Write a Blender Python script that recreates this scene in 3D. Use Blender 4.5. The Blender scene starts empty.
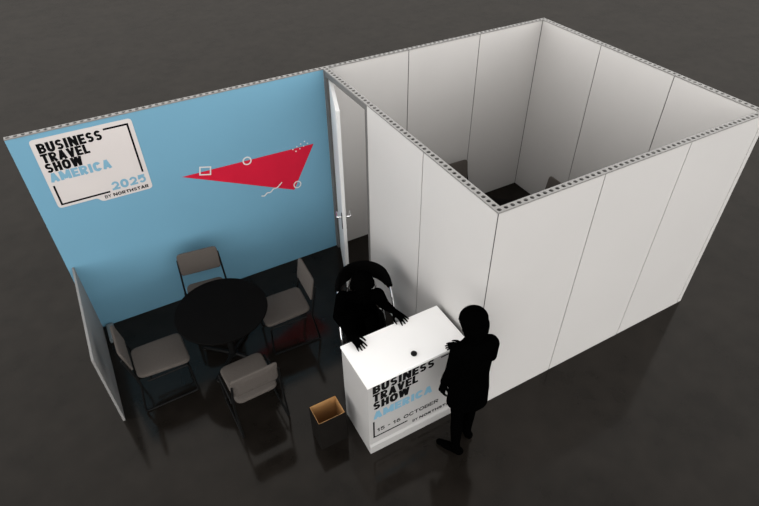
import bpy, bmesh, math, random
from mathutils import Vector, Matrix
random.seed(4)
PI = math.pi
S = bpy.context.scene
COL = S.collection
H = 2.48          # wall height
T = 0.062         # wall thickness

# ------------------------------------------------------------------ materials
def mat(name, col, rough=0.6, metal=0.0, spec=0.5, noise=None, bump=None):
    m = bpy.data.materials.new(name); m.use_nodes = True
    nt = m.node_tree; b = nt.nodes['Principled BSDF']
    b.inputs['Base Color'].default_value = (*col, 1)
    b.inputs['Roughness'].default_value = rough
    b.inputs['Metallic'].default_value = metal
    b.inputs['Specular IOR Level'].default_value = spec
    if noise:
        sc, amt = noise
        tc = nt.nodes.new('ShaderNodeTexCoord'); n = nt.nodes.new('ShaderNodeTexNoise')
        n.inputs['Scale'].default_value = sc; n.inputs['Detail'].default_value = 5
        r = nt.nodes.new('ShaderNodeValToRGB')
        r.color_ramp.elements[0].position = 0.3; r.color_ramp.elements[1].position = 0.7
        r.color_ramp.elements[0].color = (*[c * (1 - amt) for c in col], 1)
        r.color_ramp.elements[1].color = (*[min(1, c * (1 + amt)) for c in col], 1)
        nt.links.new(tc.outputs['Object'], n.inputs['Vector'])
        nt.links.new(n.outputs['Fac'], r.inputs['Fac'])
        nt.links.new(r.outputs['Color'], b.inputs['Base Color'])
    if bump:
        sc, st = bump
        tc = nt.nodes.new('ShaderNodeTexCoord'); n = nt.nodes.new('ShaderNodeTexNoise')
        n.inputs['Scale'].default_value = sc; n.inputs['Detail'].default_value = 4
        bp = nt.nodes.new('ShaderNodeBump'); bp.inputs['Strength'].default_value = st
        bp.inputs['Distance'].default_value = 0.01
        nt.links.new(tc.outputs['Object'], n.inputs['Vector'])
        nt.links.new(n.outputs['Fac'], bp.inputs['Height'])
        nt.links.new(bp.outputs['Normal'], b.inputs['Normal'])
    return m

M = {}
M['panel'] = mat('white_panel', (0.49, 0.476, 0.464), 0.55, noise=(1.3, 0.015))
M['blue'] = mat('blue_panel', (0.126, 0.292, 0.405), 0.6, noise=(1.3, 0.02))
M['rail'] = mat('rail_aluminium', (0.215, 0.208, 0.20), 0.5, noise=(30, 0.05))
M['core'] = mat('frame_aluminium', (0.06, 0.058, 0.056), 0.6, noise=(30, 0.05))
M['doorframe'] = mat('door_frame_aluminium', (0.105, 0.103, 0.10), 0.5, noise=(30, 0.05))
M['door'] = mat('door_white', (0.60, 0.60, 0.595), 0.45, noise=(2, 0.015))
M['chrome'] = mat('chrome', (0.75, 0.75, 0.76), 0.15, 1.0, noise=(20, 0.02))
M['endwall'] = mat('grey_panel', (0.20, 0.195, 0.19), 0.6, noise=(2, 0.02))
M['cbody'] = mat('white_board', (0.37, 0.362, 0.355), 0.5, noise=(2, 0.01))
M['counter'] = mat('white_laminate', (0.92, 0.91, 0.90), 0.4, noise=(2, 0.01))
M['signwhite'] = mat('sign_white', (0.545, 0.505, 0.49), 0.6, noise=(2, 0.015))
M['black'] = mat('print_black', (0.003, 0.003, 0.0035), 0.8, spec=0.05, noise=(10, 0.1))
M['printblue'] = mat('print_blue', (0.155, 0.325, 0.435), 0.6, noise=(10, 0.03))
M['red'] = mat('print_red', (0.50, 0.008, 0.032), 0.7, spec=0.15, noise=(4, 0.04))
M['white'] = mat('print_white', (0.58, 0.57, 0.56), 0.6, noise=(10, 0.02))
M['fabric'] = mat('beige_grey_fabric', (0.076, 0.066, 0.059), 0.9, spec=0.15, noise=(120, 0.12), bump=(400, 0.25))
M['tube'] = mat('black_tube', (0.0045, 0.0045, 0.0045), 0.5, spec=0.12, noise=(20, 0.1))
M['table'] = mat('black_tabletop', (0.0030, 0.0028, 0.0027), 0.6, spec=0.02, noise=(10, 0.1))
M['figure'] = mat('black_figure', (0.0006, 0.0006, 0.0006), 0.9, spec=0.0, noise=(10, 0.1))
M['vinyl'] = mat('black_vinyl', (0.0012, 0.0012, 0.0012), 0.8, spec=0.02, noise=(20, 0.1))
M['binout'] = mat('dark_brown_board', (0.006, 0.005, 0.0042), 0.75, spec=0.08, noise=(8, 0.15))
M['binin'] = mat('tan_board', (0.38, 0.205, 0.075), 0.7, noise=(8, 0.08))
M['socket'] = mat('pale_grey_plastic', (0.16, 0.19, 0.20), 0.5, noise=(20, 0.04))

def floor_mat():
    """dark polished concrete: a matt base under a thin clear polish"""
    m = bpy.data.materials.new('polished_dark_floor'); m.use_nodes = True
    nt = m.node_tree; nt.nodes.remove(nt.nodes['Principled BSDF'])
    out = nt.nodes['Material Output']
    df = nt.nodes.new('ShaderNodeBsdfDiffuse'); gl = nt.nodes.new('ShaderNodeBsdfGlossy'); mix = nt.nodes.new('ShaderNodeMixShader')
    tc = nt.nodes.new('ShaderNodeTexCoord')
    n1 = nt.nodes.new('ShaderNodeTexNoise'); n1.inputs['Scale'].default_value = 1.1; n1.inputs['Detail'].default_value = 6
    n2 = nt.nodes.new('ShaderNodeTexNoise'); n2.inputs['Scale'].default_value = 4.0; n2.inputs['Detail'].default_value = 5
    mx = nt.nodes.new('ShaderNodeMath'); mx.operation = 'ADD'
    r = nt.nodes.new('ShaderNodeValToRGB')
    r.color_ramp.elements[0].position = 0.38; r.color_ramp.elements[0].color = (0.0068, 0.0056, 0.0046, 1)
    r.color_ramp.elements[1].position = 0.62; r.color_ramp.elements[1].color = (0.0130, 0.0108, 0.0090, 1)
    hv = nt.nodes.new('ShaderNodeMath'); hv.operation = 'MULTIPLY'; hv.inputs[1].default_value = 0.5
    for n in (n1, n2): nt.links.new(tc.outputs['Object'], n.inputs['Vector'])
    nt.links.new(n1.outputs['Fac'], mx.inputs[0]); nt.links.new(n2.outputs['Fac'], mx.inputs[1])
    nt.links.new(mx.outputs[0], hv.inputs[0]); nt.links.new(hv.outputs[0], r.inputs['Fac'])
    nt.links.new(r.outputs['Color'], df.inputs['Color'])
    gl.inputs['Color'].default_value = (1, 0.965, 0.92, 1); gl.inputs['Roughness'].default_value = 0.11
    mix.inputs['Fac'].default_value = 0.0205
    nt.links.new(df.outputs[0], mix.inputs[1]); nt.links.new(gl.outputs[0], mix.inputs[2]); nt.links.new(mix.outputs[0], out.inputs['Surface'])
    return m
M['floor'] = floor_mat()

# ------------------------------------------------------------------ mesh helpers
def build(name, bm, m, parent=None, loc=None, smooth=None):
    me = bpy.data.meshes.new(name)
    bmesh.ops.recalc_face_normals(bm, faces=bm.faces)
    bm.to_mesh(me); bm.free()
    if smooth:
        for p in me.polygons: p.use_smooth = True
        if smooth != True: me.set_sharp_from_angle(angle=math.radians(smooth))
    me.materials.append(m)
    o = bpy.data.objects.new(name, me); COL.objects.link(o)
    if parent: o.parent = parent
    if loc: o.location = loc
    return o
def thing(name, label, cat, loc=(0, 0, 0), rz=0, group=None):
    o = bpy.data.objects.new(name, None); COL.objects.link(o)
    o.location = loc; o.rotation_euler = (0, 0, rz); o.empty_display_size = 0.1
    return tag(o, label, cat, group)
def tag(o, label, cat, group=None):
    o['label'] = label; o['category'] = cat
    if group: o['group'] = group
    return o
def structure(o, label, cat):
    tag(o, label, cat); o['kind'] = 'structure'; return o

def box(bm, x0, y0, z0, x1, y1, z1, bev=0, seg=2):
    r = bmesh.ops.create_cube(bm, size=1)
    vs = r['verts']
    for v in vs:
        v.co = Vector(((x0 + x1) / 2 + v.co.x * (x1 - x0), (y0 + y1) / 2 + v.co.y * (y1 - y0), (z0 + z1) / 2 + v.co.z * (z1 - z0)))
    if bev:
        es = list({e for v in vs for e in v.link_edges})
        bmesh.ops.bevel(bm, geom=es, offset=bev, segments=seg, profile=0.5, affect='EDGES')
    return bm
def newbox(*a, **k): return box(bmesh.new(), *a, **k)

def fillet(pts, r, n=6):
    pts = [Vector(p) for p in pts]; out = [pts[0]]
    for i in range(1, len(pts) - 1):
        a, b, c = pts[i - 1], pts[i], pts[i + 1]
        d = min(r, (a - b).length * 0.49, (c - b).length * 0.49)
        p = b + (a - b).normalized() * d; q = b + (c - b).normalized() * d
        for k in range(n + 1):
            t = k / n
            out.append(p * (1 - t) ** 2 + b * 2 * t * (1 - t) + q * t * t)
    out.append(pts[-1]); return out
def tube(bm, pts, r, seg=10, closed=False):
    pts = [Vector(p) for p in pts]; n = len(pts); rings = []
    t0 = (pts[1] - pts[0]).normalized()
    up = Vector((0, 0, 1)) if abs(t0.z) < 0.9 else Vector((1, 0, 0))
    u = t0.cross(up).normalized()
    for i in range(n):
        if closed: t = (pts[(i + 1) % n] - pts[i - 1]).normalized()
        else: t = (pts[min(i + 1, n - 1)] - pts[max(i - 1, 0)]).normalized()
        u = (u - t * u.dot(t)).normalized(); v = t.cross(u)
        rr = r[i] if isinstance(r, (list, tuple)) else r
        rings.append([bm.verts.new(pts[i] + (u * math.cos(2 * PI * k / seg) + v * math.sin(2 * PI * k / seg)) * rr) for k in range(seg)])
    for i in range(n if closed else n - 1):
        a, b = rings[i], rings[(i + 1) % n]
        for k in range(seg): bm.faces.new((a[k], a[(k + 1) % seg], b[(k + 1) % seg], b[k]))
    if not closed:
        bm.faces.new(rings[0][::-1]); bm.faces.new(rings[-1])
    return bm
def lathe(bm, prof, seg=48, c=(0, 0, 0)):
    rings = []
    for (r, z) in prof:
        rings.append([bm.verts.new((c[0] + r * math.cos(2 * PI * k / seg), c[1] + r * math.sin(2 * PI * k / seg), c[2] + z)) for k in range(seg)])
    for a, b in zip(rings, rings[1:]):
        for k in range(seg): bm.faces.new((a[k], a[(k + 1) % seg], b[(k + 1) % seg], b[k]))
    bm.faces.new(rings[0][::-1]); bm.faces.new(rings[-1]); return bm
def prism(bm, poly, f0, f1):
    """poly of 2D points; f0/f1 map (u,v) to the back and front 3D point"""
    a = [bm.verts.new(f0(*p)) for p in poly]; b = [bm.verts.new(f1(*p)) for p in poly]
    n = len(poly)
    bm.faces.new(a[::-1]); bm.faces.new(b)
    for k in range(n): bm.faces.new((a[k], a[(k + 1) % n], b[(k + 1) % n], b[k]))
    return bm
def ring2d(bm, c, r0, r1, f0, f1, seg=40, square=False):
    def P(r):
        if square: return [(c[0] - r, c[1] - r), (c[0] + r, c[1] - r), (c[0] + r, c[1] + r), (c[0] - r, c[1] + r)]
        return [(c[0] + r * math.cos(2 * PI * k / seg), c[1] + r * math.sin(2 * PI * k / seg)) for k in range(seg)]
    I, O = P(r0), P(r1); n = len(I)
    L = [[bm.verts.new(f(*p)) for p in q] for q in (I, O) for f in (f0, f1)]  # I0 I1 O0 O1
    for k in range(n):
        j = (k + 1) % n
        bm.faces.new((L[1][k], L[1][j], L[3][j], L[3][k])); bm.faces.new((L[0][k], L[0][j], L[2][j], L[2][k]))
        bm.faces.new((L[0][k], L[0][j], L[1][j], L[1][k])); bm.faces.new((L[2][k], L[2][j], L[3][j], L[3][k]))
    return bm
def strip2d(bm, pts, w, f0, f1):
    """mitred flat strip along a polyline in a plane"""
    P = []
    for p in pts:
        if not P or (Vector(p) - P[-1]).length > 1e-5: P.append(Vector(p))
    L, R = [], []
    for i in range(len(P)):
        d0 = (P[i] - P[i - 1]).normalized() if i else None
        d1 = (P[i + 1] - P[i]).normalized() if i < len(P) - 1 else None
        d0 = d0 or d1; d1 = d1 or d0; d = (d0 + d1).normalized()
        n = Vector((-d.y, d.x)); k = w / 2 / max(0.35, n.dot(Vector((-d0.y, d0.x))))
        L.append(P[i] + n * k); R.append(P[i] - n * k)
    B = [[bm.verts.new(f(*p)) for p in q] for q in (L, R) for f in (f0, f1)]; n = len(P)   # L0 L1 R0 R1
    for i in range(n - 1):
        bm.faces.new((B[1][i], B[1][i + 1], B[3][i + 1], B[3][i])); bm.faces.new((B[0][i], B[2][i], B[2][i + 1], B[0][i + 1]))
        bm.faces.new((B[0][i], B[0][i + 1], B[1][i + 1], B[1][i])); bm.faces.new((B[2][i], B[3][i], B[3][i + 1], B[2][i + 1]))
    for i in (0, n - 1): bm.faces.new((B[0][i], B[1][i], B[3][i], B[2][i]))
    return bm

# ------------------------------------------------------------------ lettering
def arc(cx, cy, rx, ry, a0, a1, n=14):
    return [(cx + rx * math.cos(math.radians(a0 + (a1 - a0) * k / n)), cy + ry * math.sin(math.radians(a0 + (a1 - a0) * k / n))) for k in range(n + 1)]
def glyph(c, W, Hh, s):
    """strokes of a heavy grotesque capital in a W x Hh box; s = stroke width"""
    q = s / 2; l, r, b, t = q, W - q, q, Hh - q; m = Hh / 2; cx = W / 2
    hs = s * 0.80; hb, ht = hs / 2, Hh - hs / 2
    V = lambda x, a=0.0, e=None: [(x, a), (x, Hh if e is None else e)]
    if c == 'I': return [V(cx)]
    if c == '1': return [V(W * 0.62), [(0.0, Hh * 0.74), (W * 0.3, Hh * 0.80), (W * 0.58, Hh - q * 0.9)]]
    if c == '-': return [[(0, m), (W, m)]]
    if c == 'T': return [V(cx), [(0, ht), (W, ht)]]
    if c == 'L': return [V(l), [(0, hb), (W, hb)]]
    if c == 'E': return [V(l), [(0, hb), (W, hb)], [(0, ht), (W, ht)], [(0, m), (W * 0.92, m)]]
    if c == 'H': return [V(l), V(r), [(l, m), (r, m)]]
    if c == 'N': return [V(l), V(r), [(l * 0.9, Hh - q * 0.1), (r + l * 0.1, q * 0.1)]]
    if c == 'M': return [V(l), V(r), [(l, Hh), (cx, Hh * 0.12)], [(r, Hh), (cx, Hh * 0.12)]]
    if c == 'A': return [[(q * 0.95, 0), (cx, Hh)], [(W - q * 0.95, 0), (cx, Hh)], [(W * 0.25, Hh * 0.27), (W * 0.75, Hh * 0.27)]]
    if c == 'V': return [[(q * 0.95, Hh), (cx, 0)], [(W - q * 0.95, Hh), (cx, 0)]]
    if c == 'W': return [[(q * 0.9, Hh), (W * 0.27, 0)], [(W * 0.27, 0), (cx, Hh)], [(cx, Hh), (W * 0.73, 0)], [(W * 0.73, 0), (W - q * 0.9, Hh)]]
    if c == 'Y': return [[(q, Hh), (cx, m * 0.85)], [(W - q, Hh), (cx, m * 0.85)], V(cx, 0, m)]
    if c == 'U': return [[(l, Hh), (l, W * 0.5)] + arc(cx, W * 0.5, cx - q, W * 0.5 - hb, 180, 360) + [(r, W * 0.5), (r, Hh)]]
    if c in 'O0':
        k = min(W, Hh) * 0.5; return [arc(cx, Hh - k, cx - q, k - hb, 0, 180) + arc(cx, k, cx - q, k - hb, 180, 360) + [(r, k), (r, Hh - k + 0.001)]]
    if c == 'C':
        k = min(W, Hh) * 0.5; return [arc(cx, Hh - k, cx - q, k - hb, 25, 180) + arc(cx, k, cx - q, k - hb, 180, 335)]
    if c in 'BR':
        k = (ht - m) / 2; x = W - q - k
        o = [V(l), [(l, ht), (x, ht)] + arc(x, m + k, k, k, 90, -90) + [(l, m)]]
        if c == 'B': k2 = (m - hb) / 2; o.append([(l, m), (x, m)] + arc(x, hb + k2, k2 + q * 0.2, k2, 90, -90) + [(l, hb)])
        else: o.append([(W * 0.42, m), (W - q * 1.05, 0)])
        return o
    if c == 'S':
        k = (ht - m) / 2; k2 = (m - hb) / 2
        return [arc(cx, m + k, cx - q, k, 25, 270) + arc(cx, hb + k2, cx - q, k2, 90, -155)[1:]]
    if c == '2':
        k = Hh * 0.29; return [arc(cx, ht - k, cx - q, k, 165, -25) + [(q * 1.4, hb)], [(0, hb), (W, hb)]]
    if c == '5':
        k = Hh * 0.30; return [[(W * 0.9, ht), (W * 0.16, ht)], [(W * 0.2, Hh), (W * 0.14, m * 0.95)], arc(cx * 0.96, hb + k, cx - q, k, 140, -150)]
    if c == '6':
        k = Hh * 0.29; return [arc(cx, hb + k, cx - q, k, 0, 360), arc(W * 0.62, hb + k, W * 0.62 - q, ht - hb - k, 180, 75)]
    return []
GW = {'I': 0.36, '1': 0.42, '-': 0.38, ' ': 0.34, 'M': 1.04, 'W': 1.12, 'A': 0.86, 'V': 0.82, 'O': 0.84, 'C': 0.80, 'N': 0.86, 'U': 0.78, 'H': 0.78, 'B': 0.76, 'R': 0.78, 'E': 0.68, 'L': 0.64, 'T': 0.72, 'S': 0.74, 'Y': 0.80, '0': 0.68, '2': 0.68, '5': 0.68, '6': 0.68}
def lettering(name, body, u0, u1, v0, v1, y, m, parent, bold=0.21, t=0.0015):
    """heavy capitals filling a rectangle (x u0..u1, z v0..v1) on the plane y, facing -y"""
    bm = bmesh.new(); Hh = v1 - v0; gap = 0.085
    tot = sum(GW[c] for c in body) + gap * (len(body) - 1); k = (u1 - u0) / tot
    x = u0; s = bold * min(Hh, k * 1.05)
    for c in body:
        W = GW[c] * k
        for n, st in enumerate(glyph(c, W, Hh, s if c != 'I' else s)):
            e = 0.00003 * n
            sw = s * (0.80 if (c in 'S2568' or (c in 'EBTLR' and n and not (c == 'R' and n == 2)) or (c in 'AH' and n == 2)) else 1.0)
            strip2d(bm, [(x + p[0], v0 + p[1]) for p in st], sw, lambda u, v: Vector((u, y - 0.0002, v)), lambda u, v, e=e: Vector((u, y - t - e, v)))
        x += W + gap * k
    return build(name, bm, m, parent)

# ------------------------------------------------------------------ the setting
fb = bmesh.new(); bmesh.ops.create_grid(fb, x_segments=4, y_segments=4, size=45)
structure(build('floor', fb, M['floor']), 'dark brown-grey polished exhibition hall floor', 'floor')

def top_rail(name, x0, y0, x1, y1, parent, skip=None):
    """perforated aluminium rail on top of a wall: shallow holes 62 mm apart"""
    bm = bmesh.new()
    alongx = (x1 - x0) > (y1 - y0)
    Lg = (x1 - x0) if alongx else (y1 - y0)
    n = max(1, round(Lg / 0.0625)); d = Lg / n; hw = ((y1 - y0) if alongx else (x1 - x0)) / 2; rad = 0.0185; dep = 0.0118; z1 = H
    seg = 16
    for i in range(n):
        c = (i + 0.5) * d
        cx, cy = (x0 + c, (y0 + y1) / 2) if alongx else ((x0 + x1) / 2, y0 + c)
        a, b = (d / 2, hw) if alongx else (hw, d / 2)
        out, inn, low = [], [], []
        for k in range(seg):
            t = 2 * PI * (k + 0.5) / seg; co, si = math.cos(t), math.sin(t)
            s = min(a / abs(co), b / abs(si)) if abs(co) > 1e-6 and abs(si) > 1e-6 else a
            tx, ty = co * s, si * s
            out.append(bm.verts.new((cx + tx, cy + ty, z1)))
            inn.append(bm.verts.new((cx + rad * co, cy + rad * si, z1)))
            low.append(bm.verts.new((cx + rad * co, cy + rad * si, z1 - dep)))
        # exact corners
        cor = [bm.verts.new((cx + sx * a, cy + sy * b, z1)) for sx, sy in ((1, 1), (-1, 1), (-1, -1), (1, -1))]
        for k in range(seg):
            j = (k + 1) % seg
            bm.faces.new((inn[k], inn[j], out[j], out[k]))
            bm.faces.new((low[k], low[j], inn[j], inn[k]))
            p, q = out[k].co, out[j].co
            if abs(p.x - q.x) > 1e-6 and abs(p.y - q.y) > 1e-6:
                cc = min(cor, key=lambda v: (v.co - p).length + (v.co - q).length)
                bm.faces.new((out[k], out[j], cc))
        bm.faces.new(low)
    # skirt
    zz = H - 0.012
    P = [(x0, y0), (x1, y0), (x1, y1), (x0, y1)]
    tv = [bm.verts.new((x, y, H)) for x, y in P]; bv = [bm.verts.new((x, y, zz)) for x, y in P]
    for k in range(4): bm.faces.new((tv[k], tv[(k + 1) % 4], bv[(k + 1) % 4], bv[k]))
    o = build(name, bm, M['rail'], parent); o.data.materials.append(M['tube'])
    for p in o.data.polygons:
        if len(p.vertices) == seg: p.material_index = 1      # near-black hole floor, painting in the shade of a deeper hollow
    return o

def wall(name, label, x0, y0, x1, y1, seams, m, spans=None, rail=None):
    """framed panel wall; seams = panel joints along its length"""
    alongx = (x1 - x0) > (y1 - y0)
    i = 0.006
    lo, hi = (x0, x1) if alongx else (y0, y1)
    cuts = [lo] + list(seams) + [hi]
    sp = spans or (lo, hi)
    c = (max(x0, sp[0]) + i, y0 + i, 0.0, min(x1, sp[1]) - i, y1 - i, H - 0.012) if alongx else (x0 + i, max(y0, sp[0]) + i, 0.0, x1 - i, min(y1, sp[1]) - i, H - 0.012)
    o = build(name, newbox(*c), M['core']); structure(o, label, 'wall')
    g = 0.0055
    for a, b in zip(cuts, cuts[1:]):
        if spans and (b > spans[1] + 1e-4 or a < spans[0] - 1e-4): continue
        aa = a + (g if a != lo else 0); bb = b - (g if b != hi else 0)
        q = (aa, y0, 0.0, bb, y1, H - 0.0145) if alongx else (x0, aa, 0.0, x1, bb, H - 0.0145)
        build('panel', newbox(*q), m, o)
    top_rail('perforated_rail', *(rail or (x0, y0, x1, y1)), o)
    return o

YF = -3.03; XR = 3.10
wall('wall_rear', 'light blue tall booth wall with a show sign and red triangle', -3.095, 0, 0, 0.048, [], M['blue'])
wall('wall_back', 'white panel wall at the back of the roofless meeting room', 0, 0, XR + T, 0.048, [1.089, 2.109], M['panel'])
build('corner_post', newbox(XR - 0.006, -0.0055, 0, XR + 0.001, -0.0001, H - 0.013), M['core'], bpy.data.objects['wall_back'])
wall('wall_left', 'white panel wall between seating area and meeting room, pierced by the door', 0, YF + 0.006, T, -0.004, [-2.02, -1.0], M['panel'], spans=(YF, -1.0), rail=(0, YF, T, -0.0005))
wall('wall_front', 'long white panel wall of the meeting room, right of the counter', 0.006, YF, XR - 0.009, YF + T, [1.071, 2.09], M['panel'], rail=(T, YF, XR, YF + T))
build('corner_post', newbox(0.0012, YF + 0.0012, 0, 0.007, YF + 0.007, H - 0.013), M['core'], bpy.data.objects['wall_front'])
build('end_post', newbox(XR - 0.0085, YF + 0.004, 0, XR - 0.0005, YF + T - 0.004, H - 0.013), M['core'], bpy.data.objects['wall_front'])
wall('wall_right', 'white panel wall at the far right of the meeting room', XR, YF, XR + T, -0.004, [-2.022, -1.002], M['panel'])
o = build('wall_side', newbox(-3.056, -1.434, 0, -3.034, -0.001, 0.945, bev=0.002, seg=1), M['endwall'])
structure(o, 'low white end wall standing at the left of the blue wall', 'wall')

# door frame + door
bm = bmesh.new()
box(bm, 0.001, -1.0, 2.405, T - 0.001, -0.001, H - 0.0125)
box(bm, 0.001, -1.0, 0, T - 0.001, -0.955, 2.405)
box(bm, 0.001, -0.06, 0, T - 0.001, -0.001, 2.405)
structure(build('trim_1', bm, M['doorframe']), 'grey aluminium frame around the doorway beside the blue wall', 'door frame')
DT = math.radians(-20 - 90)   # leaf direction
hx, hy = 0.060, -0.090
d = structure(build('door_1', newbox(0, -0.04, 0.012, 0.80, 0, 2.395, bev=0.002, seg=1), M['door'], loc=(hx, hy, 0)), 'white door standing ajar beside the blue wall', 'door')
d.rotation_euler = (0, 0, DT)
for sy in (1, -1):
    y0 = 0.0 if sy > 0 else -0.04
    bm = bmesh.new()
    box(bm, 0.70, min(y0, y0 + sy * 0.008), 0.90, 0.755, max(y0, y0 + sy * 0.008), 1.10, bev=0.002, seg=1)
    pl = build('handle_plate', bm, M['tube'], d)
    bm = bmesh.new()
    tube(bm, fillet([(0.73, y0, 1.06), (0.73, y0 + sy * 0.055, 1.06), (0.63, y0 + sy * 0.055, 1.06)], 0.015), 0.014)
    build('handle', bm, M['chrome'], pl, smooth=40)
for z in (0.3, 1.2, 2.1):
    bm = bmesh.new(); tube(bm, [(-0.006, -0.006, z), (-0.006, -0.006, z + 0.09)], 0.007); build('hinge', bm, M['doorframe'], d, smooth=40)

# ------------------------------------------------------------------ show sign on the blue wall
def f0(u, v): return Vector((u, -0.0005, v))
def front(y): return lambda u, v: Vector((u, y, v))
def rounded(poly, r):
    """round the corners of a 2D polygon"""
    P = [Vector(p) for p in poly]; out = []; n = len(P)
    for i in range(n):
        a, b, c = P[i - 1], P[i], P[(i + 1) % n]
        d = min(r, (a - b).length * 0.45, (c - b).length * 0.45)
        p = b + (a - b).normalized() * d; q = b + (c - b).normalized() * d
        for k in range(6):
            t = k / 5; out.append(tuple(p * (1 - t) ** 2 + b * 2 * t * (1 - t) + q * t * t))
    return out
sg = thing('show_sign', 'white show sign with black and blue lettering on the blue wall', 'sign', (-2.475, -0.001, 2.02))
def local(o, parent):
    o.matrix_parent_inverse = Matrix.Translation(-parent.location); return o
bm = bmesh.new()
prism(bm, rounded([(-2.925, 1.672), (-2.565, 1.672), (-2.53, 1.622), (-2.03, 1.622), (-2.03, 2.418), (-2.925, 2.418)], 0.04), f0, front(-0.004))
local(build('board', bm, M['signwhite'], sg), sg)
def L(name, body, u0, u1, v0, v1, m, bold, y=-0.004, p=None, **k):
    return local(lettering(name, body, u0, u1, v0, v1, y, m, p or sg, bold, **k), p or sg)
L('lettering', 'BUSINESS', -2.882, -2.325, 2.272, 2.372, M['black'], 0.30)
L('lettering', 'TRAVEL', -2.885, -2.470, 2.169, 2.266, M['black'], 0.30)
L('lettering', 'SHOW', -2.888, -2.565, 2.066, 2.164, M['black'], 0.30)
L('lettering', 'AMERICA', -2.890, -2.335, 1.962, 2.058, M['printblue'], 0.30)
L('lettering', '2025', -2.405, -2.066, 1.712, 1.806, M['printblue'], 0.28)
L('lettering', 'BY', -2.497, -2.437, 1.644, 1.680, M['black'], 0.19)
L('lettering', 'NORTHSTAR', -2.415, -2.066, 1.644, 1.680, M['black'], 0.27)
bm = bmesh.new(); strip2d(bm, [(-2.300, 2.367), (-2.078, 2.367), (-2.078, 1.832)], 0.018, front(-0.0035), front(-0.0055)); local(build('border_line', bm, M['black'], sg), sg)
bm = bmesh.new(); strip2d(bm, [(-2.884, 1.925), (-2.884, 1.708), (-2.432, 1.708)], 0.018, front(-0.0035), front(-0.0055)); local(build('border_line', bm, M['black'], sg), sg)

# red triangle graphic
tg = thing('triangle_graphic', 'flat red triangle with small white shapes along its edges, on the blue wall', 'wall graphic', (-0.9, -0.001, 1.4))
bm = bmesh.new(); prism(bm, [(-1.72, 1.650), (-0.497, 1.075), (-0.193, 1.618)], f0, front(-0.0025))
local(build('triangle', bm, M['red'], tg), tg)
fa, fb2 = front(-0.002), front(-0.0045)
def shp(name, bm): local(build(name, bm, M['white'], tg), tg)
bm = bmesh.new(); sq = [(-1.515, 1.708), (-1.405, 1.679), (-1.424, 1.590), (-1.534, 1.619)]
strip2d(bm, [((sq[0][0] + sq[1][0]) / 2, (sq[0][1] + sq[1][1]) / 2)] + sq[1:] + sq[:1] + [((sq[0][0] + sq[1][0]) / 2, (sq[0][1] + sq[1][1]) / 2)], 0.014, fa, fb2); shp('square_outline', bm)
bm = bmesh.new(); ring2d(bm, (-1.000, 1.632), 0.037, 0.052, fa, fb2); shp('ring_outline', bm)
bm = bmesh.new(); ring2d(bm, (-0.450, 1.137), 0.037, 0.050, fa, fb2); shp('ring_outline', bm)
zz = []
WP = [(-0.909, 1.128), (-0.872, 1.111), (-0.833, 1.150), (-0.796, 1.135), (-0.749, 1.180), (-0.708, 1.172), (-0.667, 1.205), (-0.637, 1.232)]
bm = bmesh.new(); strip2d(bm, fillet([(a, b, 0) for a, b in WP], 0.02, 4) and [(p.x, p.y) for p in fillet([(a, b, 0) for a, b in WP], 0.02, 4)], 0.013, fa, fb2); shp('wavy_line', bm)
for u, v in ((-0.453, 1.619), (-0.418, 1.585), (-0.402, 1.640), (-0.368, 1.604), (-0.352, 1.660), (-0.318, 1.624), (-0.302, 1.680), (-0.268, 1.645)):
    bm = bmesh.new(); prism(bm, [(u + 0.0085 * math.cos(2 * PI * k / 12), v + 0.0085 * math.sin(2 * PI * k / 12)) for k in range(12)], fa, fb2)
    shp('dot', bm)

# ------------------------------------------------------------------ reception counter
ct = thing('reception_counter', 'white reception counter with show lettering, standing close to the white wall', 'counter', (-0.54, -2.69, 0))
X0, X1, Y0, Y1, CH = -1.070, -0.052, -2.945, -2.450, 1.03
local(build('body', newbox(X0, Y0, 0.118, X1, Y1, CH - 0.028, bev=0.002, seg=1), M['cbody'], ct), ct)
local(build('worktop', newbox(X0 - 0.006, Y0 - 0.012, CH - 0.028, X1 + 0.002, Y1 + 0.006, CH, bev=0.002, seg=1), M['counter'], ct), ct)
bm = bmesh.new()
P = [(Y0 - 0.018, 0), (Y0 - 0.018, 0.105), (Y0 + 0.001, 0.125), (Y1 - 0.001, 0.125), (Y1 - 0.001, 0)]
prism(bm, P, lambda a, b: Vector((X0 + 0.001, a, b)), lambda a, b: Vector((X1 - 0.001, a, b)))
local(build('plinth', bm, M['cbody'], ct), ct)
yf = Y0 + 0.0002
def CL(body, u0, u1, v0, v1, m, bold, **k): return L('lettering', body, u0, u1, v0, v1, m, bold, y=yf, p=ct, **k)
CL('BUSINESS', -1.022, -0.398, 0.882, 0.990, M['black'], 0.30)
CL('TRAVEL', -1.022, -0.565, 0.765, 0.873, M['black'], 0.30)
CL('SHOW', -1.022, -0.652, 0.648, 0.756, M['black'], 0.30)
CL('AMERICA', -1.022, -0.400, 0.505, 0.612, M['printblue'], 0.30)
CL('15 - 16 OCTOBER', -0.985, -0.315, 0.285, 0.338, M['black'], 0.19)
CL('BY', -0.602, -0.545, 0.158, 0.196, M['black'], 0.19)
CL('NORTHSTAR', -0.525, -0.130, 0.158, 0.196, M['black'], 0.27)
bm = bmesh.new(); strip2d(bm, [(-1.020, 0.47), (-1.020, 0.224), (-0.66, 0.224)], 0.016, front(yf + 0.001), front(yf - 0.0015)); local(build('border_line', bm, M['black'], ct), ct)
bm = bmesh.new(); strip2d(bm, [(-0.33, 0.962), (-0.075, 0.962), (-0.075, 0.36)], 0.016, front(yf + 0.001), front(yf - 0.0015)); local(build('border_line', bm, M['black'], ct), ct)
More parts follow.
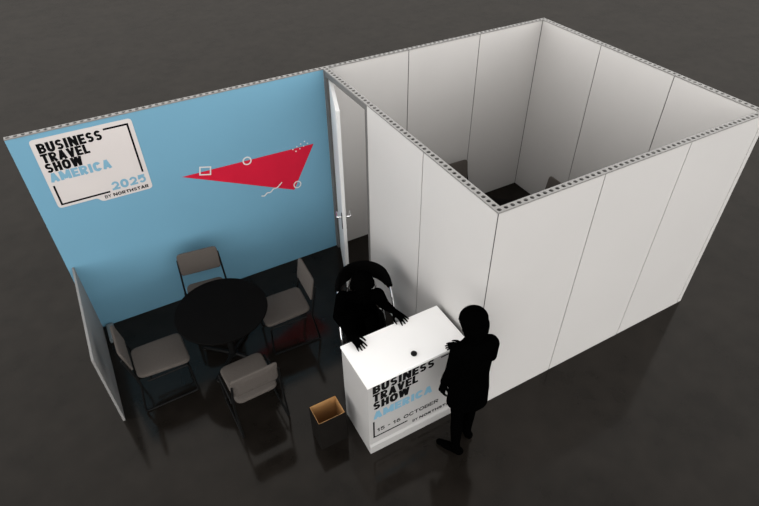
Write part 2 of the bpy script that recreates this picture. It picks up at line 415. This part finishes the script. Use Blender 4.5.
bm = bmesh.new(); lathe(bm, [(0.026, 0), (0.028, 0.003), (0.028, 0.012), (0.024, 0.016), (0.012, 0.0165)], 28)
tag(build('desk_puck', bm, M['tube'], loc=(-0.552, -2.842, CH), smooth=40), 'small black round puck lying on the white counter top', 'puck')

# ------------------------------------------------------------------ waste bin
bn = thing('waste_bin', 'dark brown square bin, tan inside, left of the counter', 'bin', (-1.318, -2.588, 0), 0)
W2, D2, BH, tt = 0.138, 0.110, 0.42, 0.006
bm = bmesh.new()
for (a, b, c, d_) in ((-W2, -D2, W2, -D2 + tt), (-W2, D2 - tt, W2, D2), (-W2, -D2 + tt, -W2 + tt, D2 - tt), (W2 - tt, -D2 + tt, W2, D2 - tt)):
    box(bm, a, b, 0, c, d_, BH)
box(bm, -W2 + tt, -D2 + tt, 0, W2 - tt, D2 - tt, 0.012)
build('shell', bm, M['binout'], bn)
bm = bmesh.new(); e = tt + 0.0005; t3 = 0.003
for (a, b, c, d_) in ((-W2 + e, -D2 + e, W2 - e, -D2 + e + t3), (-W2 + e, D2 - e - t3, W2 - e, D2 - e), (-W2 + e, -D2 + e, -W2 + e + t3, D2 - e), (W2 - e - t3, -D2 + e, W2 - e, D2 - e)):
    box(bm, a, b, 0.013, c, d_, BH + 0.0015)
box(bm, -W2 + e, -D2 + e, 0.0125, W2 - e, D2 - e, 0.018)
build('lining', bm, M['binin'], bn)

# small power box in the booth corner
sk = thing('power_box', 'small pale grey box on the floor between blue wall and low white end wall', 'power box', (-2.955, -0.17, 0))
build('housing', newbox(-0.038, -0.14, 0, 0.038, 0.14, 0.05, bev=0.006), M['socket'], sk, smooth=40)
build('socket_lid', newbox(-0.026, -0.10, 0.0498, 0.026, 0.10, 0.054, bev=0.0015, seg=1), M['socket'], sk)

# ------------------------------------------------------------------ tables
def round_table(label, x, y):
    t = thing('round_table', label, 'table', (x, y, 0))
    bm = bmesh.new(); lathe(bm, [(0.440, 0.712), (0.462, 0.714), (0.470, 0.722), (0.470, 0.735), (0.465, 0.740), (0.3, 0.7402)], 72)
    build('tabletop', bm, M['table'], t, smooth=35)
    bm = bmesh.new(); lathe(bm, [(0.035, 0.02), (0.035, 0.70), (0.12, 0.702), (0.12, 0.712)], 32)
    build('column', bm, M['tube'], t, smooth=35)
    bm = bmesh.new(); lathe(bm, [(0.05, 0.055), (0.06, 0.05), (0.05, 0.02)], 24)
    build('hub', bm, M['tube'], t, smooth=35)
    for k in range(4):
        a = PI / 4 + k * PI / 2; c, s = math.cos(a), math.sin(a)
        bm = bmesh.new()
        tube(bm, fillet([(c * 0.04, s * 0.04, 0.045), (c * 0.30, s * 0.30, 0.028), (c * 0.37, s * 0.37, 0.022)], 0.05), [0.022] * 1 + [0.02] * 7 + [0.014], seg=12)
        ft = build('foot', bm, M['tube'], t, smooth=40)
        bm = bmesh.new(); lathe(bm, [(0.016, 0.0), (0.016, 0.010), (0.008, 0.012)], 16, (c * 0.355, s * 0.355, 0))
        build('glide', bm, M['chrome'], ft, smooth=40)
    return t
round_table('black round table in the middle of the four grey chairs', -1.828, -1.168)
round_table('black round table inside the walled meeting room', 1.60, -1.40)

# ------------------------------------------------------------------ visitor chairs
def pad(bm, w, d, th, r, fn, taper=0.0, n=8):
    """cushion: rounded rectangle w x d, edges rolled, mapped through fn(u,v,h)"""
    poly = rounded([(-w / 2 + taper, -d / 2), (w / 2 - taper, -d / 2), (w / 2, d / 2), (-w / 2, d / 2)], r)
    rings = []
    for i in range(n + 1):
        a = -PI / 2 + PI * i / n
        ins = (1 - math.cos(a)) * th * 0.45; h = math.sin(a) * th / 2
        rings.append([(u * (1 - ins * 2 / w), v * (1 - ins * 2 / d), h) for u, v in poly])
    # crown
    rings.append([(u * 0.6, v * 0.6, th * 0.56) for u, v in poly]); 
    V = [[bm.verts.new(fn(*p)) for p in q] for q in rings]; m_ = len(poly)
    for a, b in zip(V, V[1:]):
        for k in range(m_): bm.faces.new((a[k], a[(k + 1) % m_], b[(k + 1) % m_], b[k]))
    bm.faces.new(V[0][::-1]); bm.faces.new(V[-1]); return bm
def make_chair():
    t = thing('visitor_chair', 'x', 'chair')
    bm = bmesh.new(); pad(bm, 0.44, 0.51, 0.045, 0.07, lambda u, v, h: Vector((u, v - 0.015, 0.452 + h - 0.012 * (v / 0.23))), taper=0.015)
    build('seat', bm, M['fabric'], t, smooth=60)
    def bk(u, v, h):
        z = 0.745 + v; y = -0.250 - 0.16 * (z - 0.5) - h * 1.0 - 0.035 + 0.14 * u * u / 0.05 * 0.18
        return Vector((u, y, z))
    bm = bmesh.new(); pad(bm, 0.44, 0.275, 0.026, 0.04, bk, n=6)
    build('backrest', bm, M['fabric'], t, smooth=60)
    for s in (-1, 1):
        x = s * 0.238
        bm = bmesh.new()
        # one bent tube each side: seat rail, front leg, floor runner, rear leg rising behind the backrest
        tube(bm, fillet([(x, -0.20, 0.425), (x, 0.205, 0.425), (x, 0.215, 0.011), (x, -0.325, 0.011), (x, -0.262, 0.43), (x * 0.93, -0.335, 0.80)], 0.035), 0.0105)
        build('side_frame', bm, M['tube'], t, smooth=50)
    for y in (0.16, -0.16): build('cross_rail', tube(bmesh.new(), [(-0.238, y, 0.425), (0.238, y, 0.425)], 0.009), M['tube'], t, smooth=50)
    return t
proto = make_chair(); used = False
def place_chair(x, y, fx, fy, label, group, z=0):
    global used
    if used:
        r = proto.copy(); COL.objects.link(r)
        for ch in list(proto.children):
            c = ch.copy(); COL.objects.link(c); c.parent = r
    else: r = proto; used = True
    r.location = (x, y, z); r.rotation_euler = (0, 0, math.atan2(fy, fx) - PI / 2)
    r['label'] = label; r['group'] = group
    return r
G1 = 'grey chairs around the round table'
place_chair(-1.835, -1.885, -0.03, 1, 'grey chair in front of the round table, its back to the viewer', G1)
place_chair(-2.510, -1.195, 1, 0.02, 'grey chair between the round table and the low white end wall', G1)
place_chair(-1.200, -1.165, -1, 0.05, 'grey chair between the round table and the seated person', G1)
place_chair(-1.860, -0.62, -0.12, -1, 'grey chair standing with its back to the blue wall', G1)
G2 = 'chairs inside the meeting room'
place_chair(1.70, -0.53, -0.05, -1, 'dark chair inside the meeting room, near the back wall', G2)
place_chair(2.30, -1.30, -1, 0.02, 'dark chair inside the meeting room, near the right wall', G2)

# ------------------------------------------------------------------ people
def capsule(bm, a, b, r1, r2, seg=14, cap=4):
    a, b = Vector(a), Vector(b); ax = (b - a)
    t = ax.normalized() if ax.length > 1e-6 else Vector((0, 0, 1))
    up = Vector((0, 0, 1)) if abs(t.z) < 0.9 else Vector((1, 0, 0))
    u = t.cross(up).normalized(); v = t.cross(u)
    rings = []
    for i in range(1, cap + 1):
        an = -PI / 2 + PI / 2 * i / cap; rings.append((a + t * r1 * math.sin(an), r1 * math.cos(an)))
    for i in range(0, cap):
        an = PI / 2 * i / cap; rings.append((b + t * r2 * math.sin(an), r2 * math.cos(an)))
    V = [[bm.verts.new(c + (u * math.cos(2 * PI * k / seg) + v * math.sin(2 * PI * k / seg)) * r) for k in range(seg)] for c, r in rings]
    for p, q in zip(V, V[1:]):
        for k in range(seg): bm.faces.new((p[k], p[(k + 1) % seg], q[(k + 1) % seg], q[k]))
    p0 = bm.verts.new(a - t * r1); p1 = bm.verts.new(b + t * r2)
    for k in range(seg):
        bm.faces.new((p0, V[0][(k + 1) % seg], V[0][k])); bm.faces.new((p1, V[-1][k], V[-1][(k + 1) % seg]))
def chain(bm, pts):
    for (a, ra), (b, rb) in zip(pts, pts[1:]): capsule(bm, a, b, ra, rb)
def ell(bm, c, rx, ry, rz, mtx=None):
    r = bmesh.ops.create_uvsphere(bm, u_segments=20, v_segments=14, radius=1)
    for v in r['verts']:
        p = Vector((v.co.x * rx, v.co.y * ry, v.co.z * rz))
        v.co = (mtx @ p if mtx else p) + Vector(c)
def loft(bm, secs, seg=28):
    """secs: (centre, half width, half depth, side axis angle); elliptical tube with caps"""
    V = []
    for c, w, dd, fw in secs:
        fw = Vector((fw[0], fw[1], 0)).normalized(); sd = Vector((fw.y, -fw.x, 0))
        V.append([bm.verts.new(Vector(c) + sd * w * math.cos(2 * PI * k / seg) + fw * dd * math.sin(2 * PI * k / seg)) for k in range(seg)])
    for p, q in zip(V, V[1:]):
        for k in range(seg): bm.faces.new((p[k], p[(k + 1) % seg], q[(k + 1) % seg], q[k]))
    bm.faces.new(V[0][::-1]); bm.faces.new(V[-1])
def fuse(o, vox, it=6):
    """melt the overlapping shapes of o into one continuous skin"""
    bm = bmesh.new(); bm.from_mesh(o.data); bmesh.ops.recalc_face_normals(bm, faces=bm.faces); bm.to_mesh(o.data); bm.free()
    r = o.modifiers.new('r', 'REMESH'); r.mode = 'VOXEL'; r.voxel_size = vox
    s = o.modifiers.new('s', 'SMOOTH'); s.factor = 0.5; s.iterations = it
    dg = bpy.context.evaluated_depsgraph_get()
    me = bpy.data.meshes.new_from_object(o.evaluated_get(dg)); old = o.data
    o.modifiers.clear(); o.data = me; bpy.data.meshes.remove(old); me.name = o.name
    for p in me.polygons: p.use_smooth = True
    if not me.materials: me.materials.append(M['figure'])
    return o
def hand(bm, wrist, fdir, ndir, thumb, curl=0.5, sc=1.0, spread=0.13):
    """palm, four unequal bent fingers and a thumb; ndir = back of the hand, thumb = +1/-1 side"""
    w = Vector(wrist); f = Vector(fdir).normalized(); n = Vector(ndir); n = (n - f * n.dot(f)).normalized(); s = f.cross(n) * thumb
    pl = 0.088 * sc
    for q in (-0.030, -0.010, 0.010, 0.030):
        capsule(bm, w + s * q * 0.6 * sc, w + f * pl + s * q * sc, 0.0145 * sc, 0.0115 * sc, 10, 3)
    for q, ln, k in ((0.031, 0.070, 1.2), (0.010, 0.080, 0.4), (-0.011, 0.074, -0.4), (-0.031, 0.058, -1.3)):
        base = w + f * pl * 0.95 + s * q * sc; dr = (f + s * spread * k).normalized(); p = base; ang = 0.12
        for j, fr in enumerate((0.45, 0.31, 0.24)):
            ang += curl * (0.45, 0.6, 0.4)[j]
            q2 = p + (dr * math.cos(ang) - n * math.sin(ang)) * ln * fr * sc
            capsule(bm, p, q2, (0.0098, 0.0090, 0.0082)[j] * sc, (0.0090, 0.0082, 0.0072)[j] * sc, 10, 3); p = q2
    p = w + f * 0.022 * sc + s * 0.026 * sc
    q2 = p + (f * 0.6 + s * 0.75 - n * 0.15).normalized() * 0.042 * sc; q3 = q2 + (f * 0.88 + s * 0.4 - n * 0.2).normalized() * 0.032 * sc
    q4 = q3 + (f + s * 0.1 - n * 0.25).normalized() * 0.024 * sc
    capsule(bm, p, q2, 0.015 * sc, 0.0115 * sc, 10, 3); capsule(bm, q2, q3, 0.011 * sc, 0.0098 * sc, 10, 3); capsule(bm, q3, q4, 0.0098 * sc, 0.0078 * sc, 10, 3)
def head_frame(fw, tilt=0.0):
    f = Vector((fw[0], fw[1], 0)).normalized(); sd = Vector((f.y, -f.x, 0)); up = Vector((0, 0, 1))
    f2 = (f * math.cos(tilt) - up * math.sin(tilt)); u2 = sd.cross(f2)
    return Matrix((sd, f2, u2)).transposed()
def head(bm, c, R, k=1.0):
    c = Vector(c); P = lambda x, y, z: c + R @ Vector((x * k, y * k, z * k))
    ell(bm, P(0, -0.012, 0.035), 0.077 * k, 0.095 * k, 0.085 * k, R)       # cranium
    ell(bm, P(0, 0.018, -0.030), 0.064 * k, 0.078 * k, 0.085 * k, R)       # face
    capsule(bm, P(-0.028, 0.048, -0.088), P(0.028, 0.048, -0.088), 0.026 * k, 0.026 * k)   # jaw
    capsule(bm, P(0, 0.064, -0.098), P(0, 0.058, -0.09), 0.017 * k, 0.02 * k)   # chin
    capsule(bm, P(0, 0.092, 0.008), P(0, 0.108, -0.030), 0.009 * k, 0.014 * k)  # nose
    for s in (-1, 1):
        capsule(bm, P(s * 0.012, 0.096, -0.033), P(s * 0.004, 0.098, -0.033), 0.009 * k, 0.009 * k)
        ell(bm, P(s * 0.031, 0.078, 0.008), 0.014 * k, 0.012 * k, 0.010 * k, R)     # eyes
        capsule(bm, P(s * 0.014, 0.088, 0.027), P(s * 0.048, 0.076, 0.026), 0.009 * k, 0.008 * k)  # brow
        ell(bm, P(s * 0.076, -0.008, -0.008), 0.010 * k, 0.020 * k, 0.032 * k, R)   # ears
    capsule(bm, P(-0.020, 0.090, -0.058), P(0.020, 0.090, -0.058), 0.008 * k, 0.008 * k)    # upper lip
    capsule(bm, P(-0.016, 0.087, -0.071), P(0.016, 0.087, -0.071), 0.009 * k, 0.009 * k)    # lower lip
def shoe(bm, ankle, dr):
    a = Vector(ankle); f = Vector((dr[0], dr[1], 0)).normalized(); g = Vector((a.x, a.y, 0))
    capsule(bm, g - f * 0.045 + Vector((0, 0, 0.042)), g + f * 0.08 + Vector((0, 0, 0.040)), 0.040, 0.042)
    capsule(bm, g + f * 0.08 + Vector((0, 0, 0.038)), g + f * 0.165 + Vector((0, 0, 0.030)), 0.043, 0.030)
    capsule(bm, g + Vector((0, 0, 0.05)), g + Vector((0, 0, 0.12)), 0.042, 0.044)

# ---- the person standing at the counter
pv = Vector((-0.255, -3.275, 0.0))
st = thing('person', 'person in a long black coat standing at the counter, one hand on it', 'person', tuple(pv))
def jn(*p): return Vector(p) - pv
fwd = (0.22, 1.0)
hipL, hipR = jn(-0.345, -3.265, 0.90), jn(-0.175, -3.285, 0.90)
kneeL, kneeR = jn(-0.352, -3.285, 0.49), jn(-0.165, -3.235, 0.49)
ankL, ankR = jn(-0.362, -3.325, 0.09), jn(-0.155, -3.225, 0.09)
shL, shR = jn(-0.375, -3.230, 1.375), jn(-0.125, -3.300, 1.395)
elL, elR = jn(-0.430, -3.225, 1.12), jn(-0.035, -3.240, 1.13)
wrL, wrR = jn(-0.430, -3.150, 0.90), jn(-0.150, -3.005, 1.082)
hc = jn(-0.254, -3.180, 1.610)
bm = bmesh.new()
loft(bm, [(jn(-0.26, -3.275, 0.82), 0.15, 0.10, fwd), (jn(-0.26, -3.28, 0.93), 0.165, 0.115, fwd), (jn(-0.265, -3.275, 1.08), 0.135, 0.10, fwd),
          (jn(-0.258, -3.265, 1.24), 0.150, 0.112, fwd), (jn(-0.255, -3.258, 1.36), 0.135, 0.095, fwd), (jn(-0.254, -3.25, 1.44), 0.07, 0.06, fwd)])
for hp, kn, an in ((hipL, kneeL, ankL), (hipR, kneeR, ankR)):
    chain(bm, [(hp, 0.088), (hp.lerp(kn, 0.5), 0.075), (kn, 0.056), (kn.lerp(an, 0.35), 0.056), (an, 0.040)])
for sh, el, wr in ((shL, elL, wrL), (shR, elR, wrR)):
    chain(bm, [(sh, 0.058), (sh.lerp(el, 0.5), 0.047), (el, 0.038), (el.lerp(wr, 0.3), 0.038), (wr, 0.027)])
    capsule(bm, sh, jn(-0.252, -3.258, 1.40), 0.055, 0.06)
shoe(bm, ankL, (-0.5, 0.86)); shoe(bm, ankR, (0.12, 1))
chain(bm, [(jn(-0.252, -3.25, 1.40), 0.062), (hc + Vector((0, -0.02, -0.06)), 0.055)])
hand(bm, wrR, (-0.78, 0.60, -0.15), (0.0, 0.1, 1), 1, curl=0.25)
hand(bm, wrL, (-0.40, -0.20, -1), (-1, -0.1, 0.2), -1, curl=0.9)
Rh = head_frame((-0.30, 0.95), 0.25); head(bm, hc, Rh, 1.0)
fuse(build('body', bm, M['figure'], st), 0.0058)
# coat
bm = bmesh.new()
loft(bm, [(jn(-0.280, -3.300, 0.715), 0.185, 0.125, (0.4, 1)), (jn(-0.272, -3.290, 0.90), 0.182, 0.130, fwd), (jn(-0.262, -3.275, 1.08), 0.162, 0.122, fwd),
          (jn(-0.258, -3.268, 1.24), 0.168, 0.130, fwd), (jn(-0.255, -3.262, 1.37), 0.155, 0.112, fwd), (jn(-0.255, -3.25, 1.455), 0.085, 0.075, fwd)])
for sh, el, wr in ((shL, elL, wrL), (shR, elR, wrR)):
    chain(bm, [(sh, 0.078), (sh.lerp(el, 0.5), 0.066), (el, 0.056), (el.lerp(wr, 0.5), 0.052), (el.lerp(wr, 0.9), 0.042)])
    capsule(bm, sh, jn(-0.252, -3.258, 1.40), 0.072, 0.075)
fuse(build('coat', bm, M['figure'], st), 0.009, 5)
# hair, chin length
bm = bmesh.new(); HP = lambda x, y, z: hc + Rh @ Vector((x, y, z))
ell(bm, HP(0, -0.034, 0.046), 0.116, 0.118, 0.098, Rh); ell(bm, HP(0, -0.070, -0.03), 0.112, 0.075, 0.115, Rh)
for s in (-1, 1): capsule(bm, HP(s * 0.090, -0.020, 0.04), HP(s * 0.088, -0.040, -0.105), 0.036, 0.030)
capsule(bm, HP(0.05, -0.085, -0.10), HP(-0.05, -0.085, -0.10), 0.035, 0.035)
fuse(build('hair', bm, M['figure'], st), 0.0075, 5)

# ---- counter chair with a curved back
cf = Vector((-0.37, -0.93, 0)).normalized(); cc = Vector((-0.493, -1.79, 0))
ch = thing('counter_chair', 'black chair with curved back and chrome tube frame behind the counter', 'chair', tuple(cc), math.atan2(cf.y, cf.x) - PI / 2)
# local frame: +y forward
bm = bmesh.new(); pad(bm, 0.46, 0.50, 0.07, 0.12, lambda u, v, h: Vector((u, v + 0.03, 0.40 + h)), taper=0.03); build('seat', bm, M['vinyl'], ch, smooth=60)
bm = bmesh.new()
NB = 28; prof = 10; V = []
for i in range(NB + 1):
    a = PI * (i / NB); 
    cx, cy = -0.265 * math.cos(a), -0.02 - 0.30 * math.sin(a)
    nx, ny = -math.cos(a), -math.sin(a)
    edge = min(i, NB - i) / 4; hh = 0.11 * min(1, 0.35 + 0.65 * edge)
    ring = []
    for k in range(prof):
        b = 2 * PI * k / prof
        ring.append(bm.verts.new((cx + nx * 0.032 * math.cos(b), cy + ny * 0.032 * math.cos(b), 0.905 + hh * math.sin(b))))
    V.append(ring)
for p, q in zip(V, V[1:]):
    for k in range(prof): bm.faces.new((p[k], p[(k + 1) % prof], q[(k + 1) % prof], q[k]))
bm.faces.new(V[0][::-1]); bm.faces.new(V[-1])
build('backrest', bm, M['vinyl'], ch, smooth=60)
for s in (-1, 1):
    bm = bmesh.new()
    tube(bm, fillet([(s * 0.265, -0.10, 0.90), (s * 0.275, 0.13, 0.90), (s * 0.275, 0.40, 0.58), (s * 0.26, 0.28, 0.012), (s * 0.26, -0.26, 0.012), (s * 0.20, -0.22, 0.50), (s * 0.10, -0.285, 0.86)], 0.09, 8), 0.0125)
    build('side_frame', bm, M['chrome'], ch, smooth=50)
for y, z, hw in ((0.348, 0.35, 0.268), (-0.232, 0.35, 0.217)):
    build('cross_rail', tube(bmesh.new(), [(-hw, y, z), (hw, y, z)], 0.010), M['chrome'], ch, smooth=50)

# ---- the person seated behind the counter
pv = Vector((-0.51, -1.74, 0.0)); fwd = (cf.x, cf.y)
sp_ = thing('person', 'person in black seated on the curved-back chair, both hands on the counter', 'person', tuple(pv))
sd = Vector((cf.y, -cf.x, 0))            # person's right
def at(f, s, z): return Vector((cf.x * f + sd.x * s, cf.y * f + sd.y * s, z))
bm = bmesh.new()
loft(bm, [(at(-0.02, 0, 0.455), 0.16, 0.11, fwd), (at(0.0, 0, 0.56), 0.165, 0.115, fwd), (at(0.08, 0, 0.72), 0.128, 0.095, fwd),
          (at(0.17, 0, 0.88), 0.145, 0.105, fwd), (at(0.22, 0, 0.99), 0.130, 0.085, fwd), (at(0.24, 0, 1.05), 0.06, 0.055, fwd)])
hc = at(0.295, 0.0, 1.195)
R_sh, L_sh = Vector((-0.778, -1.890, 1.01)) - pv, Vector((-0.462, -2.020, 1.01)) - pv
R_el, L_el = Vector((-0.915, -2.075, 0.99)) - pv, Vector((-0.400, -2.030, 0.86)) - pv
R_wr, L_wr = Vector((-0.955, -2.430, 1.080)) - pv, Vector((-0.468, -2.350, 1.080)) - pv
for s, sh, el, wr in ((1, R_sh, R_el, R_wr), (-1, L_sh, L_el, L_wr)):
    chain(bm, [(sh, 0.054), (sh.lerp(el, 0.5), 0.045), (el, 0.036), (el.lerp(wr, 0.3), 0.036), (wr, 0.025)])
    capsule(bm, sh, at(0.235, 0, 1.02), 0.05, 0.055)
    hp, kn, an = at(0.02, s * 0.085, 0.53), at(0.42, s * 0.10, 0.50), at(0.40, s * 0.10, 0.09)
    chain(bm, [(hp, 0.092), (hp.lerp(kn, 0.5), 0.076), (kn, 0.055), (kn.lerp(an, 0.35), 0.054), (an, 0.038)])
    shoe(bm, an, fwd)
chain(bm, [(at(0.24, 0, 1.02), 0.055), (hc - at(0.03, 0, 0.05), 0.05)])
hand(bm, R_wr, (0.30, -1, -0.18), (0, 0, 1), -1, curl=0.25, spread=0.2, sc=1.06)
hand(bm, L_wr, (0.35, -1, -0.20), (0, 0, 1), 1, curl=0.25, spread=0.22, sc=1.06)
Rh = head_frame(fwd, 0.35); head(bm, hc, Rh, 0.97)
fuse(build('body', bm, M['figure'], sp_), 0.0058)
bm = bmesh.new()
loft(bm, [(at(-0.02, 0, 0.445), 0.178, 0.128, fwd), (at(0.0, 0, 0.56), 0.178, 0.128, fwd), (at(0.08, 0, 0.72), 0.142, 0.110, fwd),
          (at(0.17, 0, 0.88), 0.160, 0.120, fwd), (at(0.22, 0, 0.99), 0.145, 0.100, fwd), (at(0.24, 0, 1.035), 0.075, 0.07, fwd)])
for sh, el, wr in ((R_sh, R_el, R_wr), (L_sh, L_el, L_wr)):
    chain(bm, [(sh, 0.072), (sh.lerp(el, 0.5), 0.064), (el, 0.056), (el.lerp(wr, 0.5), 0.042), (el.lerp(wr, 0.88), 0.035)])
    capsule(bm, sh, at(0.235, 0, 1.0), 0.062, 0.066)
fuse(build('jacket', bm, M['figure'], sp_), 0.009, 5)
bm = bmesh.new(); HP = lambda x, y, z: hc + Rh @ Vector((x, y, z))
ell(bm, HP(0, -0.030, 0.046), 0.108, 0.114, 0.094, Rh); ell(bm, HP(0, -0.070, -0.02), 0.108, 0.066, 0.105, Rh)
for s in (-1, 1): capsule(bm, HP(s * 0.085, -0.020, 0.04), HP(s * 0.088, -0.035, -0.085), 0.034, 0.030)
fuse(build('hair', bm, M['figure'], sp_), 0.0075, 5)

# ------------------------------------------------------------------ light: one world dome, graded to shape the shading
w = bpy.data.worlds.new('hall_light'); S.world = w; w.use_nodes = True
bg = w.node_tree.nodes['Background']
bg.inputs['Strength'].default_value = 1.0
nt = w.node_tree
tc = nt.nodes.new('ShaderNodeTexCoord'); sx = nt.nodes.new('ShaderNodeSeparateXYZ'); cr = nt.nodes.new('ShaderNodeValToRGB')
nt.links.new(tc.outputs['Generated'], sx.inputs[0]); nt.links.new(sx.outputs['Z'], cr.inputs['Fac']); nt.links.new(cr.outputs['Color'], bg.inputs['Color'])
E = cr.color_ramp.elements
LV = [(0.0, 3.5), (0.28, 3.1), (0.55, 1.8), (0.77, 1.1), (0.92, 0.55), (1.0, 0.4)]     # dome levels tuned for the shading: bright near the horizon, dark overhead
while len(E) < len(LV): E.new(0.5)
for e, (p, v) in zip(E, LV): e.position = p; e.color = (v, v * 0.985, v * 0.965, 1)

# ------------------------------------------------------------------ camera (solved from the wall corners)
cx, cy, cz, yaw, pit, roll, f = -2.33156, -5.49888, 4.91231, 1.0714725, -0.7056948, -0.0129254, 563.814
fw = Vector((math.cos(pit) * math.cos(yaw), math.cos(pit) * math.sin(yaw), math.sin(pit)))
r = fw.cross(Vector((0, 0, 1))).normalized(); u = r.cross(fw)
r2 = r * math.cos(roll) + u * math.sin(roll); u2 = u * math.cos(roll) - r * math.sin(roll)
cam = bpy.data.cameras.new('camera'); co = bpy.data.objects.new('camera', cam); COL.objects.link(co)
cam.sensor_width = 36; cam.sensor_fit = 'HORIZONTAL'; cam.lens = f * 36 / 759; cam.clip_end = 200
mw = Matrix((r2, u2, -fw)).transposed().to_4x4(); mw.translation = Vector((cx, cy, cz)); co.matrix_world = mw
S.camera = co
S.view_settings.view_transform = 'Standard'; S.view_settings.look = 'None'
S.view_settings.exposure = 0.0; S.view_settings.gamma = 1.0; S.view_settings.use_curve_mapping = False
